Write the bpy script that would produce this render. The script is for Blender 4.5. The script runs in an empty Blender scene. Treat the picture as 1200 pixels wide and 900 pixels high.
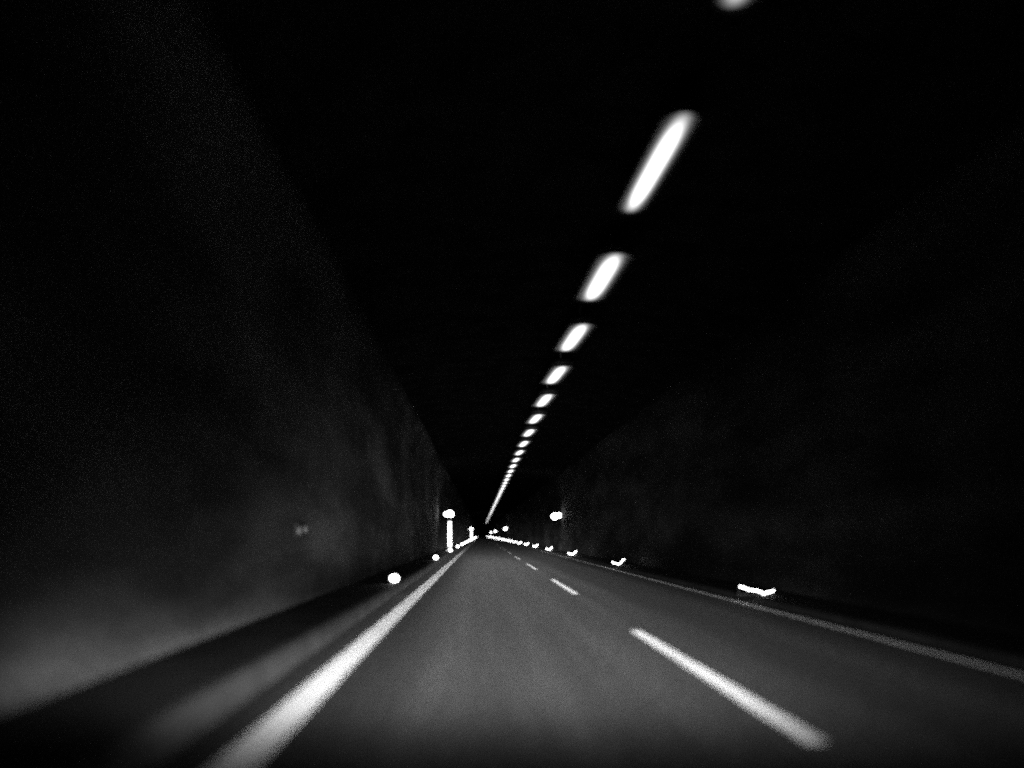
import bpy, bmesh, math, random
from mathutils import Vector, noise
random.seed(7)

# ------------------------------------------------------------------ camera, sky, headlights, exposure
sc = bpy.context.scene
C = sc.collection
F_PX, W_PX = 930.0, 1200.0            # focal length in photo pixels
cam_d = bpy.data.cameras.new('camera')
cam_d.sensor_width = 36.0
cam_d.lens = F_PX / W_PX * 36.0
cam_d.shift_x = 37.0 / W_PX           # rising, slightly shifted lens
cam_d.shift_y = 177.0 / W_PX
cam_d.clip_start, cam_d.clip_end = 0.05, 6000.0
cam_d.dof.use_dof = True              # focused far down the road: near lamps and near asphalt go soft
cam_d.dof.focus_distance = 32.0
cam_d.dof.aperture_fstop = 0.205
cam = bpy.data.objects.new('camera', cam_d)
cam.location = (0, 0, 1.25)
cam.rotation_euler = (math.radians(90), 0, 0)
C.objects.link(cam)
sc.camera = cam

world = bpy.data.worlds.new('World')
sc.world = world
world.use_nodes = True
wn = world.node_tree
sky = wn.nodes.new('ShaderNodeTexSky')
sky.sky_type = 'NISHITA'
sky.sun_disc = False
sky.sun_elevation = math.radians(-4)
sky.sun_rotation = math.radians(180)
bw = wn.nodes.new('ShaderNodeRGBToBW')
wn.links.new(sky.outputs[0], bw.inputs[0])
wn.links.new(bw.outputs[0], wn.nodes['Background'].inputs[0])
wn.nodes['Background'].inputs[1].default_value = 0.004      # night

sc.view_settings.view_transform = 'Standard'
sc.view_settings.look = 'None'
sc.view_settings.exposure = 0.0
sc.view_settings.gamma = 1.0
sc.view_settings.use_curve_mapping = False
sc.render.engine = 'CYCLES'
sc.cycles.use_denoising = False
sc.cycles.pixel_filter_type = 'BLACKMAN_HARRIS'
sc.cycles.filter_width = 2.1
sc.cycles.sample_clamp_indirect = 1.0
sc.cycles.max_bounces = 4
sc.cycles.diffuse_bounces = 2
sc.cycles.use_light_tree = True

HEAD_Z = 0.65
HEAD_GAIN = 3.6
UP_SPILL = 380.0
WIDE_SPILL = 125.0

def headlight(x, y):
    """Low beam of the car the photo is taken from: the beam pattern is a function of direction."""
    ld = bpy.data.lights.new('headlight', 'POINT')
    ld.energy = 40000.0
    ld.shadow_soft_size = 0.07
    ld.use_nodes = True
    t = ld.node_tree
    N, L = t.nodes, t.links
    for n in list(N):
        N.remove(n)
    out = N.new('ShaderNodeOutputLight')
    em = N.new('ShaderNodeEmission')
    tc = N.new('ShaderNodeTexCoord')
    sp = N.new('ShaderNodeSeparateXYZ')
    L.new(tc.outputs['Normal'], sp.inputs[0])
    def m(op, a, b=None, c=None):
        n = N.new('ShaderNodeMath'); n.operation = op
        for i, v in enumerate((a, b, c)):
            if v is None: continue
            if isinstance(v, (int, float)): n.inputs[i].default_value = v
            else: L.new(v, n.inputs[i])
        return n.outputs[0]
    def sstep(v, a, b, lo, hi):
        n = N.new('ShaderNodeMapRange'); n.interpolation_type = 'SMOOTHSTEP'
        L.new(v, n.inputs[0])
        for i, q in enumerate((a, b, lo, hi)): n.inputs[i + 1].default_value = q
        return n.outputs[0]
    dep = m('MAXIMUM', m('ABSOLUTE', sp.outputs[2]), 0.02)
    v = m('DIVIDE', sp.outputs[1], dep)             # tangent of elevation
    u = m('DIVIDE', sp.outputs[0], dep)             # tangent of azimuth
    s = m('MAXIMUM', m('MULTIPLY', v, -1.0), 0.018)
    low = m('DIVIDE', m('POWER', s, 0.38), m('POWER', s, 3.0))     # keeps the road evenly lit
    low = m('MULTIPLY', low, sstep(s, 0.085, 0.30, 1.0, 0.04))     # hood: nothing right before the bumper
    lat = m('DIVIDE', u, s)                          # sideways reach on the road, in lamp heights
    un = m('MAXIMUM', m('DIVIDE', lat, 6.6), m('DIVIDE', lat, -2.8))
    def fall(q, p): return m('EXPONENT', m('MULTIPLY', m('POWER', m('ABSOLUTE', q), p), -1.0))
    low = m('MULTIPLY', m('MULTIPLY', low, fall(un, 7.0)), fall(m('DIVIDE', lat, 5.7), 2.0))
    up = m('MULTIPLY', fall(m('DIVIDE', v, 0.155), 2.0), UP_SPILL)
    up = m('MULTIPLY', up, fall(m('MAXIMUM', m('DIVIDE', u, 0.20), m('DIVIDE', u, -0.20)), 2.0))
    wide = m('ADD', m('MINIMUM', m('EXPONENT', m('DIVIDE', m('ADD', v, 0.086), -0.075)), 1.0), 0.03)
    wide = m('MULTIPLY', m('MULTIPLY', wide, sstep(v, -0.22, -0.10, 0.0, 1.0)), fall(m('MAXIMUM', m('DIVIDE', u, 0.40), m('DIVIDE', u, -0.6)), 2.0))
    wide = m('MULTIPLY', m('MULTIPLY', wide, sstep(v, 0.12, 0.40, 1.0, 0.05)), WIDE_SPILL)
    cut = sstep(v, -0.03, 0.035, 0.0, 1.0)
    tot = m('ADD', m('MULTIPLY', low, m('SUBTRACT', 1.0, cut)), m('ADD', m('MULTIPLY', up, cut), wide))
    fwd = m('LESS_THAN', sp.outputs[2], 0.0)
    L.new(m('MULTIPLY', m('MULTIPLY', tot, fwd), HEAD_GAIN * 0.00025), em.inputs[1])
    L.new(em.outputs[0], out.inputs[0])
    o = bpy.data.objects.new('headlight', ld)
    o.location = (x, y, HEAD_Z)
    o.rotation_euler = (math.radians(90), 0, 0)
    C.objects.link(o)

headlight(-0.30, 1.9)
headlight(0.98, 1.9)

# ------------------------------------------------------------------ materials
def mat(name, base, rough=0.8, nodes=None, spec=0.3, metal=0.0):
    m = bpy.data.materials.new(name)
    m.use_nodes = True
    b = m.node_tree.nodes['Principled BSDF']
    b.inputs['Base Color'].default_value = (base, base, base, 1)
    b.inputs['Roughness'].default_value = rough
    b.inputs['Metallic'].default_value = metal
    b.inputs['Specular IOR Level'].default_value = spec
    if nodes: nodes(m.node_tree, b)
    return m

def emit(name, strength, base=0.8):
    m = mat(name, base, 0.3)
    b = m.node_tree.nodes['Principled BSDF']
    b.inputs['Emission Color'].default_value = (1, 1, 1, 1)
    b.inputs['Emission Strength'].default_value = strength
    return m

class NG:
    """small helper for node graphs in object space"""
    def __init__(s, t):
        s.t, s.N, s.L = t, t.nodes, t.links
        s.co = s.N.new('ShaderNodeTexCoord').outputs['Object']
    def noise(s, scale, detail=3, stretch=(1, 1, 1), rough=0.55):
        mp = s.N.new('ShaderNodeMapping'); mp.inputs['Scale'].default_value = stretch
        s.L.new(s.co, mp.inputs[0])
        n = s.N.new('ShaderNodeTexNoise')
        n.inputs['Scale'].default_value = scale; n.inputs['Detail'].default_value = detail
        n.inputs['Roughness'].default_value = rough
        s.L.new(mp.outputs[0], n.inputs['Vector'])
        return n.outputs[0]
    def rng(s, v, a, b, lo, hi, smooth=True):
        n = s.N.new('ShaderNodeMapRange')
        if smooth: n.interpolation_type = 'SMOOTHSTEP'
        s.L.new(v, n.inputs[0])
        for i, q in enumerate((a, b, lo, hi)): n.inputs[i + 1].default_value = q
        return n.outputs[0]
    def m(s, op, a, b=0.0):
        n = s.N.new('ShaderNodeMath'); n.operation = op
        for i, v in enumerate((a, b)):
            if isinstance(v, (int, float)): n.inputs[i].default_value = v
            else: s.L.new(v, n.inputs[i])
        return n.outputs[0]
    def bump(s, b, h, strength, dist):
        n = s.N.new('ShaderNodeBump')
        n.inputs['Strength'].default_value = strength; n.inputs['Distance'].default_value = dist
        s.L.new(h, n.inputs['Height']); s.L.new(n.outputs[0], b.inputs['Normal'])
    def base(s, b, v):
        s.L.new(v, b.inputs['Base Color'])
    def xyz(s):
        n = s.N.new('ShaderNodeSeparateXYZ'); s.L.new(s.co, n.inputs[0]); return n.outputs

def n_asphalt(t, b):
    g = NG(t)
    grain = g.m('MULTIPLY', g.rng(g.noise(55, 2), 0.3, 0.7, 0.6, 1.4), g.rng(g.noise(13, 3, (1, 0.5, 1), 0.8), 0.35, 0.65, 0.6, 1.4))
    patch = g.rng(g.noise(1.4, 5, (1, 0.12, 1)), 0.3, 0.7, 0.86, 1.14)
    streak = g.rng(g.noise(2.6, 3, (1, 0.012, 1)), 0.3, 0.7, 0.75, 1.2)
    x = g.xyz()[0]
    # polished wheel tracks and darker strips: they follow the lanes
    def band(c, w, lo):
        return g.rng(g.m('ABSOLUTE', g.m('SUBTRACT', x, c)), 0.0, w, lo, 1.0)
    v = g.m('MULTIPLY', g.m('MULTIPLY', grain, patch), g.m('MULTIPLY', streak, 0.031))
    for c, w, lo in ((-1.0, 0.55, 0.5), (-1.75, 0.4, 0.4), (3.15, 0.75, 0.45), (5.06, 0.30, 0.12), (4.45, 0.5, 0.6), (2.25, 0.3, 0.8)):
        v = g.m('MULTIPLY', v, band(c, w, lo))
    g.base(b, v)
    g.bump(b, g.noise(80, 2), 0.5, 0.012)

def n_paint(lo, hi):
    def f(t, b):
        g = NG(t)
        wear = g.rng(g.noise(14, 4), 0.25, 0.45, lo, hi)
        dirt = g.rng(g.noise(1.7, 3, (1, 0.3, 1)), 0.25, 0.7, 0.8, 1.0)
        g.base(b, g.m('MULTIPLY', wear, dirt))
        g.bump(b, g.noise(90, 2), 0.3, 0.006)
    return f

def n_concrete(base, lo=0.6, hi=1.3):
    def f(t, b):
        g = NG(t)
        a = g.rng(g.noise(1.3, 5), 0.3, 0.7, lo, hi)
        c = g.rng(g.noise(40, 2), 0.3, 0.7, 0.75, 1.25)
        g.base(b, g.m('MULTIPLY', g.m('MULTIPLY', a, c), base))
        g.bump(b, g.noise(45, 3), 0.5, 0.01)
    return f

def n_wall(base):
  def f(t, b):
    g = NG(t)
    blot = g.rng(g.noise(0.8, 5, (1, 0.22, 1)), 0.3, 0.72, 0.4, 1.7)
    damp = g.rng(g.noise(0.3, 3, (1, 0.3, 1)), 0.35, 0.62, 0.55, 1.25)               # damp and dry stretches
    run = g.rng(g.noise(1.2, 4, (1, 0.4, 0.3)), 0.3, 0.7, 0.85, 1.12)     # faint water runs
    grit = g.rng(g.noise(26, 3, rough=0.8), 0.32, 0.68, 0.55, 1.5)
    v = g.m('MULTIPLY', g.m('MULTIPLY', blot, g.m('MULTIPLY', run, damp)), g.m('MULTIPLY', grit, base))
    g.base(b, v)
    g.bump(b, g.m('ADD', g.noise(9, 4), g.noise(38, 3)), 0.6, 0.03)
  return f

def n_diffuser(t, b):
    """opal cover: brightest over the tube behind its middle, fading to the rim"""
    g = NG(t)
    x, y = g.xyz()[0], g.xyz()[1]
    ex = g.m('POWER', g.m('ABSOLUTE', g.m('DIVIDE', x, 0.076)), 2.0)
    ey = g.m('POWER', g.m('ABSOLUTE', g.m('DIVIDE', y, 1.0)), 4.0)
    c = g.m('EXPONENT', g.m('MULTIPLY', g.m('ADD', ex, ey), -1.0))  # emission gradient stands in for the lamp's halo
    g.L.new(g.m('MULTIPLY', c, LAMP_L), b.inputs['Emission Strength'])
LAMP_L = 4.6

M = dict(
    asphalt=mat('asphalt', 0.05, 0.85, n_asphalt, 0.15),
    paint=mat('road_paint', 0.8, 0.6, n_paint(0.68, 0.88), 0.2),
    faded=mat('faded_road_paint', 0.5, 0.6, n_paint(0.76, 0.9), 0.2),  # lighter than the other paint: colour makes up for the weak beam there
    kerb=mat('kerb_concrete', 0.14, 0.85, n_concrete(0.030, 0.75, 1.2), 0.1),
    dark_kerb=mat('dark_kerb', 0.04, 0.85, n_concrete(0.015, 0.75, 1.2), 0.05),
    walk=mat('walkway_asphalt', 0.03, 0.9, n_concrete(0.025), 0.05),
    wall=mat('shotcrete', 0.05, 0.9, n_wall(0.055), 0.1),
    sooty_wall=mat('sooty_shotcrete', 0.03, 0.9, n_wall(0.03), 0.05),  # same shotcrete, the right side's dimness put into its colour
    soot=mat('sooty_ceiling', 0.015, 0.95, n_concrete(0.014), 0.0),
    earth=mat('earth', 0.06, 0.95, n_concrete(0.05), 0.0),
    metal=mat('dark_painted_metal', 0.03, 0.5, n_concrete(0.03, 0.8, 1.15)),
    steel=mat('galvanised_steel', 0.25, 0.5, n_concrete(0.22, 0.8, 1.2), 0.4, 0.6),
    pale=mat('pale_reflector', 0.7, 0.35, n_concrete(0.22, 0.8, 1.1), 0.4),
    lamp=emit('fluorescent_diffuser', 3.0),
    led=emit('marker_lens', 13.0),
    led_small=emit('marker_tube', 14.0),
    post=emit('post_light_panel', 4.0),
    globe=emit('lamp_globe', 12.0),
)

M['lamp'].node_tree and n_diffuser(M['lamp'].node_tree, M['lamp'].node_tree.nodes['Principled BSDF'])

# ------------------------------------------------------------------ mesh helpers
def link(name, bm, m, parent=None, smooth=False):
    me = bpy.data.meshes.new(name)
    bm.normal_update()
    bm.to_mesh(me); bm.free()
    for mm in (m if isinstance(m, (list, tuple)) else [m]): me.materials.append(mm)
    if smooth:
        for p in me.polygons: p.use_smooth = True
    o = bpy.data.objects.new(name, me)
    C.objects.link(o)
    if parent: o.parent = parent
    return o

def tag(o, label=None, cat=None, group=None, kind=None):
    for k, v in (('label', label), ('category', cat), ('group', group), ('kind', kind)):
        if v: o[k] = v
    return o

def empty(name, loc):
    o = bpy.data.objects.new(name, None)
    o.empty_display_size = 0.2
    o.location = loc
    C.objects.link(o)
    return o

def copy_tree(o, parent=None):
    c = o.copy(); C.objects.link(c)
    if parent: c.parent = parent
    for ch in list(o.children): copy_tree(ch, c)
    return c

def box(bm, cx, cy, cz, sx, sy, sz, bevel=0.0, mi=0):
    g = bmesh.ops.create_cube(bm, size=1.0)
    vs = g['verts']
    bmesh.ops.scale(bm, vec=(sx, sy, sz), verts=vs)
    bmesh.ops.translate(bm, vec=(cx, cy, cz), verts=vs)
    fs = {f for v in vs for f in v.link_faces}
    for f in fs: f.material_index = mi
    if bevel:
        es = list({e for v in vs for e in v.link_edges})
        r = bmesh.ops.bevel(bm, geom=es, offset=bevel, segments=2, affect='EDGES', profile=0.5)
        for f in r['faces']: f.material_index = mi

def sheet(bm, x0, x1, y0, y1, z, ny=1):
    ys = [y0 + (y1 - y0) * i / ny for i in range(ny + 1)]
    rows = [(bm.verts.new((x0, y, z)), bm.verts.new((x1, y, z))) for y in ys]
    for a, b in zip(rows, rows[1:]): bm.faces.new((a[0], a[1], b[1], b[0]))

def profile(bm, pts, ys, jitter=0.0):
    """extrude an open xz profile along y"""
    rows = [[bm.verts.new((x + (random.uniform(-jitter, jitter)), y, z)) for x, z in pts] for y in ys]
    for a, b in zip(rows, rows[1:]):
        for i in range(len(pts) - 1): bm.faces.new((a[i], a[i + 1], b[i + 1], b[i]))

def stadium(r, half, seg=10):
    """outline of a rounded bar along y"""
    pts = []
    for i in range(seg + 1):
        a = math.pi * i / seg
        pts.append((r * math.cos(a), half + r * math.sin(a)))
    for i in range(seg + 1):
        a = math.pi + math.pi * i / seg
        pts.append((r * math.cos(a), -half + r * math.sin(a)))
    return pts

def loft(bm, rings, cap0=False, cap1=False, mi=0):
    vr = [[bm.verts.new(p) for p in ring] for ring in rings]
    n = len(vr[0])
    for a, b in zip(vr, vr[1:]):
        for i in range(n):
            f = bm.faces.new((a[i], a[(i + 1) % n], b[(i + 1) % n], b[i])); f.material_index = mi
    if cap0: bm.faces.new(vr[0][::-1]).material_index = mi
    if cap1: bm.faces.new(vr[-1]).material_index = mi

def ring_xz(cx, y, cz, rx, rz, n=20):
    return [(cx + rx * math.cos(2 * math.pi * i / n), y, cz + rz * math.sin(2 * math.pi * i / n)) for i in range(n)]

def ring_xy(cx, cy, z, r, n=18):
    return [(cx + r * math.cos(2 * math.pi * i / n), cy + r * math.sin(2 * math.pi * i / n), z) for i in range(n)]

def ball(bm, cx, cy, cz, rx, ry, rz, n=14, mi=0):
    g = bmesh.ops.create_uvsphere(bm, u_segments=n, v_segments=n // 2 + 2, radius=1.0)
    bmesh.ops.scale(bm, vec=(rx, ry, rz), verts=g['verts'])
    bmesh.ops.translate(bm, vec=(cx, cy, cz), verts=g['verts'])
    for v in g['verts']:
        for f in v.link_faces: f.material_index = mi

def tube(bm, pts, r, n=8, mi=0):
    pts = [Vector(p) for p in pts]
    rings = []
    for i, p in enumerate(pts):
        d = (pts[min(i + 1, len(pts) - 1)] - pts[max(i - 1, 0)]).normalized()
        a = d.cross(Vector((0, 1, 0)))
        a = a.normalized() if a.length > 1e-3 else Vector((1, 0, 0))
        b = d.cross(a).normalized()
        rings.append([p + r * (math.cos(2 * math.pi * k / n) * a + math.sin(2 * math.pi * k / n) * b) for k in range(n)])
    loft(bm, rings, True, True, mi)

# ------------------------------------------------------------------ setting
Y0, Y1 = -30.0, 800.0
XL, XR = -2.72, 6.20            # wall faces
KL, KR = -1.76, 5.14            # kerb faces
WZ, WR = 0.22, 0.10             # walkway heights, left and right

bm = bmesh.new()
R = 4000
sheet(bm, -R, R, -R, R, -0.30)
tag(link('ground', bm, M['earth']), kind='structure')

bm = bmesh.new()
sheet(bm, KL - 0.05, KR + 0.05, Y0, Y1, 0.0, 40)
road = tag(link('road', bm, M['asphalt']), kind='structure')

def long_line(x0, x1, m, label=None):
    bm = bmesh.new()
    ys = []
    y = Y0
    while y < Y1:
        ys.append(y); y += 0.6 if y < 40 else 8.0
    ys.append(Y1)
    rows = []
    for y in ys:
        w = 0.006
        rows.append((bm.verts.new((x0 + random.uniform(-w, w), y, 0.004)), bm.verts.new((x1 + random.uniform(-w, w), y, 0.004))))
    for a, b in zip(rows, rows[1:]): bm.faces.new((a[0], a[1], b[1], b[0]))
    o = link('edge_line', bm, m, road)
    if label: tag(o, label)
long_line(-1.455, -1.205, M['paint'], 'wide bright white line along the left edge of the road')
long_line(4.75, 4.85, M['faded'], 'thinner duller line along the right edge of the road')

def dash_mesh():
    bm = bmesh.new()
    n = 14; L = 5.6
    rows = []
    for i in range(n + 1):
        y = -L / 2 + L * i / n
        rows.append((bm.verts.new((-0.065 + random.uniform(-.005, .005), y, 0.004)), bm.verts.new((0.065 + random.uniform(-.005, .005), y, 0.004))))
    for a, b in zip(rows, rows[1:]): bm.faces.new((a[0], a[1], b[1], b[0]))
    return bm
dash0 = link('lane_dash', dash_mesh(), M['paint'], road)
dash0.location = (2.02, 7.56, 0)
for k in range(1, 12):
    d = dash0.copy(); C.objects.link(d); d.parent = road
    d.location = (2.02, 7.56 + 12.0 * k, 0)

def kerb_and_walk(xk, xw, s, km, WZ):
    # kerb: sloping face with rounded nose; s = -1 left, +1 right
    ys = [Y0 + i * (Y1 - Y0) / 60 for i in range(61)]
    bm = bmesh.new()
    pts = [(xk, -0.05), (xk + s * 0.02, WZ - 0.05), (xk + s * 0.035, WZ - 0.012), (xk + s * 0.07, WZ), (xk + s * 0.16, WZ), (xk + s * 0.16, -0.05)]
    profile(bm, pts, ys)
    tag(link('kerb', bm, km), kind='structure')
    bm = bmesh.new()
    a, b = xk + s * 0.165, xw + s * 0.15
    sheet(bm, min(a, b), max(a, b), Y0, Y1, WZ - 0.006, 40)
    tag(link('pavement', bm, M['walk']), kind='structure')
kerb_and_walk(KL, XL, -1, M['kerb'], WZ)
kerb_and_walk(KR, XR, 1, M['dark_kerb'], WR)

def tunnel_wall(x, s, m, base_z, label):
    """sprayed-concrete wall, undulating, s = outward direction"""
    ys = []
    y = Y0
    while y < Y1:
        ys.append(y); y += 0.45 if -5 < y < 70 else (1.5 if y < 160 else 8.0)
    ys.append(Y1)
    H = 5.95
    zs = [base_z - 0.1 + (H - base_z + 0.1) * i / 18 for i in range(19)]
    bm = bmesh.new()
    rows = []
    for y in ys:
        row = []
        for z in zs:
            d = 0.05 * noise.noise(Vector((0.0 + s * 7, y * 0.10, z * 0.5))) + 0.018 * noise.noise(Vector((3.1, y * 0.4, z * 1.2)))
            base = min(1.0, max(0.0, (z - base_z) / 0.8))
            hx = 0.22 * max(0.0, z - 4.5) ** 2          # the wall rounds over into the ceiling
            row.append((bm.verts.new((x - s * hx + s * (0.06 + d) * (0.3 + 0.7 * base), y, z)), bm.verts.new((x + s * 0.5, y, z))))
        rows.append(row)
    n = len(zs)
    for a, b in zip(rows, rows[1:]):
        for i in range(n - 1): bm.faces.new((a[i][0], a[i + 1][0], b[i + 1][0], b[i][0]))
        bm.faces.new((a[0][1], a[n - 1][1], b[n - 1][1], b[0][1]))
        bm.faces.new((a[n - 1][0], a[n - 1][1], b[n - 1][1], b[n - 1][0]))
    bmesh.ops.recalc_face_normals(bm, faces=bm.faces)
    return tag(link('tunnel_wall', bm, m, smooth=True), label, 'tunnel wall')
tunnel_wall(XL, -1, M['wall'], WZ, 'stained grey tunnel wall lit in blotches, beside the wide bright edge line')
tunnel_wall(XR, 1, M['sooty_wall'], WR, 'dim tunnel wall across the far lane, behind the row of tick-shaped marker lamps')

bm = bmesh.new()
arch = []
for i in range(17):
    t = i / 16
    arch.append((XL - 0.35 + t * (XR - XL + 0.7), 5.72 + 0.55 * math.sin(math.pi * t)))
profile(bm, arch, [Y0 + i * (Y1 - Y0) / 30 for i in range(31)])
prof2 = [(x, z + 0.4) for x, z in arch]
profile(bm, prof2, [Y0, Y1])
tag(link('tunnel_ceiling', bm, M['soot'], smooth=True), 'soot black tunnel ceiling arching over the road and its row of lamps', 'ceiling')

# ------------------------------------------------------------------ ceiling lamps
LX, LZ = 2.13, 5.75
def lamp_housing(bm):
    r, h = 0.225, 1.12
    o = lambda rr, z: [(x, y, z) for x, y in stadium(rr, h)]
    loft(bm, [o(r - 0.02, -0.022), o(r, -0.022), o(r, 0.10), o(r - 0.06, 0.17)], False, True)
    loft(bm, [o(r - 0.021, -0.022), o(r - 0.028, 0.03)])
    bmesh.ops.recalc_face_normals(bm, faces=bm.faces)
def lamp_lens(bm, mi=0):
    o = lambda rr, z: [(x, y, z) for x, y in stadium(rr, 1.12)]
    loft(bm, [o(0.195, 0.025), o(0.19, 0.006), o(0.15, -0.004), o(0.08, -0.008), o(0.03, -0.009)][::-1], True, False, mi)
def make_lamp():
    t = empty('ceiling_lamp', (LX, 0, LZ))
    bm = bmesh.new(); lamp_housing(bm); hs = link('housing', bm, M['metal'], t)
    bm = bmesh.new(); lamp_lens(bm); link('lens', bm, M['lamp'], t)
    for yy in (-0.8, 0.8):
        bm = bmesh.new(); loft(bm, [ring_xy(0, yy, 0.171, 0.014, 8), ring_xy(0, yy, 0.52, 0.014, 8)], True, True)
        link('hanger', bm, M['steel'], t)
    return t
ORD = ['nearest ceiling lamp, only its rounded end showing at the top edge of the photo',
       'longest and most blurred glowing ceiling lamp, high over the lane dashes',
       'second largest glowing ceiling lamp, just below the longest one',
       'third largest ceiling lamp, oval, below the two big blurred ones',
       'fourth largest ceiling lamp, small oval in the upper part of the chain',
       'fifth largest ceiling lamp, short oval with a clear dark gap either side',
       'sixth largest ceiling lamp, small slanted dot in the chain',
       'seventh largest ceiling lamp, last one before the chain of dots closes up']
GL = 'lit lamps in a row under the tunnel ceiling'
lamp0 = make_lamp()
far_me = None
for k in range(0, 70):
    Y = 5.55 + 4.2 * k - (0.10 if k == 0 else 0)
    if k < 24:
        o = lamp0 if k == 0 else copy_tree(lamp0)
    else:
        if far_me is None:
            bm = bmesh.new(); lamp_housing(bm); lamp_lens(bm, 1)
            for yy in (-0.8, 0.8): loft(bm, [ring_xy(0, yy, 0.171, 0.014, 6), ring_xy(0, yy, 0.52, 0.014, 6)], True, True)
            o = link('ceiling_lamp', bm, [M['metal'], M['lamp']]); far_me = o
        else:
            o = far_me.copy(); C.objects.link(o)
    o.location = (LX + (0.06 if k == 0 else 0), Y, LZ)
    o.scale = (1.0 if k < 2 else 1.4, 1, 1)            # blurred glow of the farther lamps put into their width
    o.rotation_euler = (0, 0, math.radians((2.4 if k < 3 else 3.4) + random.uniform(-0.3, 0.3)))   # slant of the motion-smeared light put into the rotation
    if k < len(ORD): lab = ORD[k]
    elif k < 24: lab = 'tiny ceiling lamp in the beaded middle stretch of the lamp chain'
    else: lab = 'far ceiling lamp melted into the solid bright thread above the vanishing point'
    tag(o, lab, 'ceiling lamp', GL)

# ------------------------------------------------------------------ round kerb markers on the left
def make_round_marker():
    t = empty('marker_lamp', (0, 0, 0))
    bm = bmesh.new()
    box(bm, 0, 0.06, 0.010, 0.22, 0.22, 0.020, 0.005)
    loft(bm, [ring_xz(0, 0.02, 0.10, 0.122, 0.098), ring_xz(0, 0.10, 0.10, 0.118, 0.095), ring_xz(0, 0.15, 0.09, 0.07, 0.06)], False, True)
    loft(bm, [ring_xz(0, 0.02, 0.10, 0.122, 0.098), ring_xz(0, 0.05, 0.10, 0.106, 0.084)])
    bmesh.ops.recalc_face_normals(bm, faces=bm.faces)
    link('housing', bm, M['metal'], t)
    bm = bmesh.new()
    loft(bm, [ring_xz(0, 0.048, 0.10, 0.104, 0.082), ring_xz(0, 0.034, 0.10, 0.08, 0.064), ring_xz(0, 0.028, 0.10, 0.04, 0.03)], False, True)
    bmesh.ops.recalc_face_normals(bm, faces=bm.faces)
    link('lens', bm, M['led'], t)
    return t
GM = 'round marker lamps along the left kerb'
labs = ['biggest round marker lamp on the left kerb, nearest to the camera',
        'second round marker lamp on the left kerb, between the nearest one and the lit post',
        'round marker lamp on the left kerb at the foot of the lit post']
mk0 = make_round_marker()
for k in range(27):
    o = mk0 if k == 0 else copy_tree(mk0)
    Y = 17.0 + 15.9 * k
    o.location = (-1.85, Y, WZ)
    tag(o, labs[k] if k < 3 else 'small round marker lamp beyond the lit post, merging into the left bright streak', 'marker lamp', GM)

# ------------------------------------------------------------------ kerb markers on the right, camera-shake light trails built as bent tubes
def make_tick(pts, r):
    t = empty('marker_lamp', (0, 0, 0))
    x0 = min(p[0] for p in pts); x1 = max(p[0] for p in pts)
    bm = bmesh.new()
    box(bm, (x0 + x1) / 2, 0.07, 0.014, x1 - x0 + 0.08, 0.16, 0.028, 0.006)
    for x, z in (pts[0], pts[len(pts) // 2], pts[-1]):
        loft(bm, [ring_xy(x, 0.055, 0.027, 0.012, 8), ring_xy(x, 0.055, z + 0.012, 0.012, 8)], True, True)
    link('stand', bm, M['metal'], t)
    bm = bmesh.new()
    tube(bm, [(x, 0, z) for x, z in pts], r)
    for x, z in (pts[0], pts[-1]): ball(bm, x, 0, z, r, r, r, 8)
    link('light_tube', bm, M['led_small'], t)
    return t
wave = [(-0.32, 0.175), (-0.24, 0.15), (-0.15, 0.11), (-0.06, 0.105), (0.02, 0.09), (0.08, 0.07), (0.135, 0.025), (0.19, 0.062), (0.25, 0.07), (0.32, 0.095)]
tick = [(-0.22, 0.13), (-0.18, 0.075), (-0.10, 0.085), (-0.02, 0.045), (0.05, 0.06), (0.12, 0.12), (0.16, 0.20), (0.22, 0.22)]
GR = 'tick shaped marker lamps along the right kerb'
w0 = make_tick(wave, 0.012)
w0.location = (5.24, 15.05, WR)
tag(w0, 'long wavy marker lamp on the right kerb, nearest to the camera', 'marker lamp', GR)
t0 = make_tick(tick, 0.026)
labs = ['tick shaped marker lamp on the right kerb, next after the long wavy one',
        'second of the tick shaped marker lamps counted from the long wavy one',
        'third of the tick shaped marker lamps counted from the long wavy one',
        'fourth of the tick shaped marker lamps counted from the long wavy one']
for k in range(1, 44):
    o = t0 if k == 1 else copy_tree(t0)
    o.location = (5.24, 15.05 + 15.1 * k, WR)
    tag(o, labs[k - 1] if k <= 4 else 'tiny tick shaped marker lamp in the crowded far end of the right row', 'marker lamp', GR)

# ------------------------------------------------------------------ lit emergency posts on the left walkway
def make_post():
    t = empty('lit_post', (0, 0, 0))
    bm = bmesh.new(); box(bm, 0, 0.05, 0.03, 0.5, 0.4, 0.06, 0.01); link('base_plate', bm, M['metal'], t)
    bm = bmesh.new()
    box(bm, 0, 0.10, 1.09, 0.28, 0.14, 2.06, 0.02)
    link('column', bm, M['metal'], t)
    bm = bmesh.new(); box(bm, 0, 0.012, 1.12, 0.22, 0.03, 1.60, 0.01); link('light_panel', bm, M['post'], t)
    hd = empty('lamp_head', (0, 0, 0)); hd.parent = t
    bm = bmesh.new()
    loft(bm, [ring_xy(0, 0.08, 2.121, 0.11, 16), ring_xy(0, 0.08, 2.20, 0.2, 16)], True, True)
    link('collar', bm, M['metal'], hd)
    bm = bmesh.new(); ball(bm, 0.0, 0.06, 2.38, 0.26, 0.24, 0.26, 18); ball(bm, -0.25, 0.02, 2.38, 0.15, 0.14, 0.15, 12)
    link('globe', bm, M['globe'], hd, smooth=True)
    return t
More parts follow.
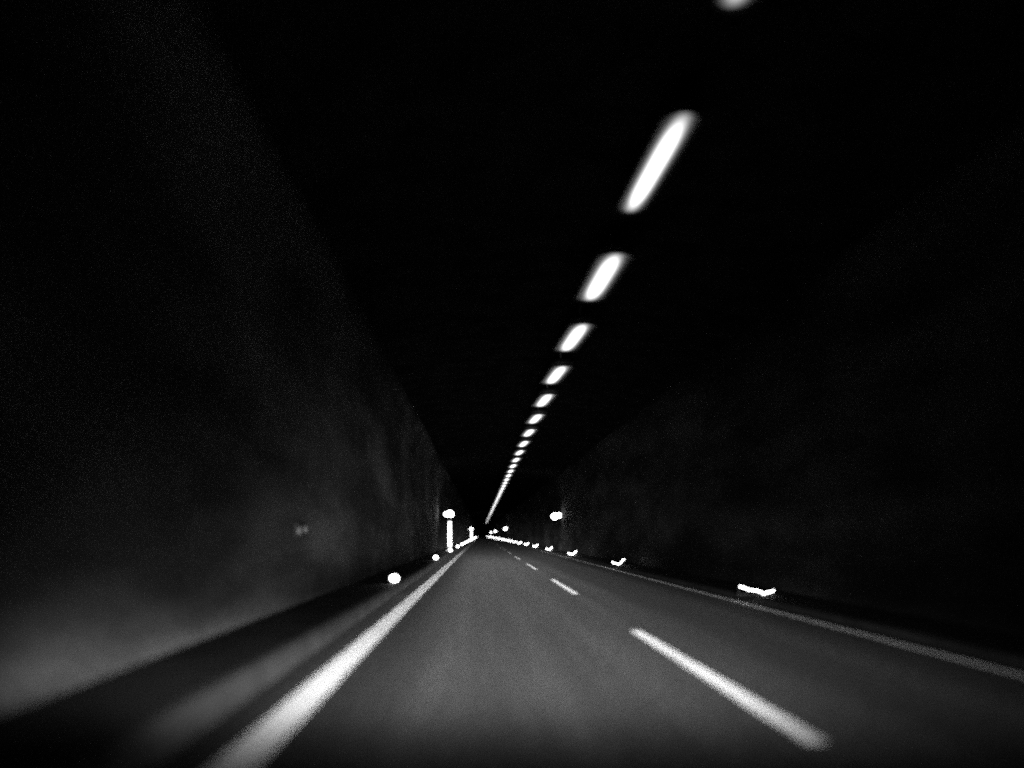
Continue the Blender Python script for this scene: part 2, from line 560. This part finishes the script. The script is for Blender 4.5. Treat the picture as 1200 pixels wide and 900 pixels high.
GP = 'lit posts along the left walkway'
p0 = make_post()
for k, Y in enumerate((51.5, 176.0)):
    o = p0 if k == 0 else copy_tree(p0)
    o.location = (-1.99, Y, WZ)
    tag(o, ('tall white glowing post with a round lamp on top, on the left walkway',
            'tiny distant glowing post sticking up where the left marker streak ends')[k], 'light post', GP)

# ------------------------------------------------------------------ twin wall lamps on the right
def make_wall_lamp():
    t = empty('wall_lamp', (0, 0, 0))
    bm = bmesh.new()
    box(bm, 0.34, 0.1, 0.05, 0.05, 0.7, 0.3, 0.01)
    tube(bm, [(0.32, 0.1, 0.05), (0.0, 0.1, 0.05)], 0.03); tube(bm, [(0.32, 0.1, 0.05), (-0.12, 0.1, -0.02)], 0.03)
    link('bracket', bm, M['steel'], t)
    bm = bmesh.new(); ball(bm, -0.17, 0, -0.03, 0.27, 0.26, 0.25, 18); link('globe', bm, M['globe'], t, True)
    bm = bmesh.new(); ball(bm, 0.17, 0.30, 0.06, 0.22, 0.2, 0.19, 16); link('globe', bm, M['globe'], t, True)
    return t
GW = 'twin lamps on the right tunnel wall'
l0 = make_wall_lamp()
wl = ['large twin lamp glowing alone on the right tunnel wall', 'second twin lamp on the right wall, small, above the crowded markers',
      'third twin lamp on the right wall, tiny, left of the second', 'last twin lamp on the right wall, tiniest, beside the vanishing point']
for k in range(4):
    o = l0 if k == 0 else copy_tree(l0)
    o.location = (5.84, 60.5 + 123.0 * k, 2.70)
    tag(o, wl[k], 'wall lamp', GW)

# ------------------------------------------------------------------ dull reflector plate on the left wall
t = empty('wall_reflector', (XL + 0.03, 11.9, 1.33))
bm = bmesh.new(); box(bm, -0.03, 0.1, 0, 0.03, 0.62, 0.20, 0.008); link('plate', bm, M['metal'], t)
for y, z, r in ((-0.10, -0.015, 0.055), (0.30, 0.01, 0.05)):
    bm = bmesh.new()
    ball(bm, 0.0, y, z, 0.03, r, r * 1.1, 12)
    link('reflector', bm, M['pale'], t, True)
tag(t, 'dull pair of small reflectors on a plate on the left tunnel wall', 'reflector')
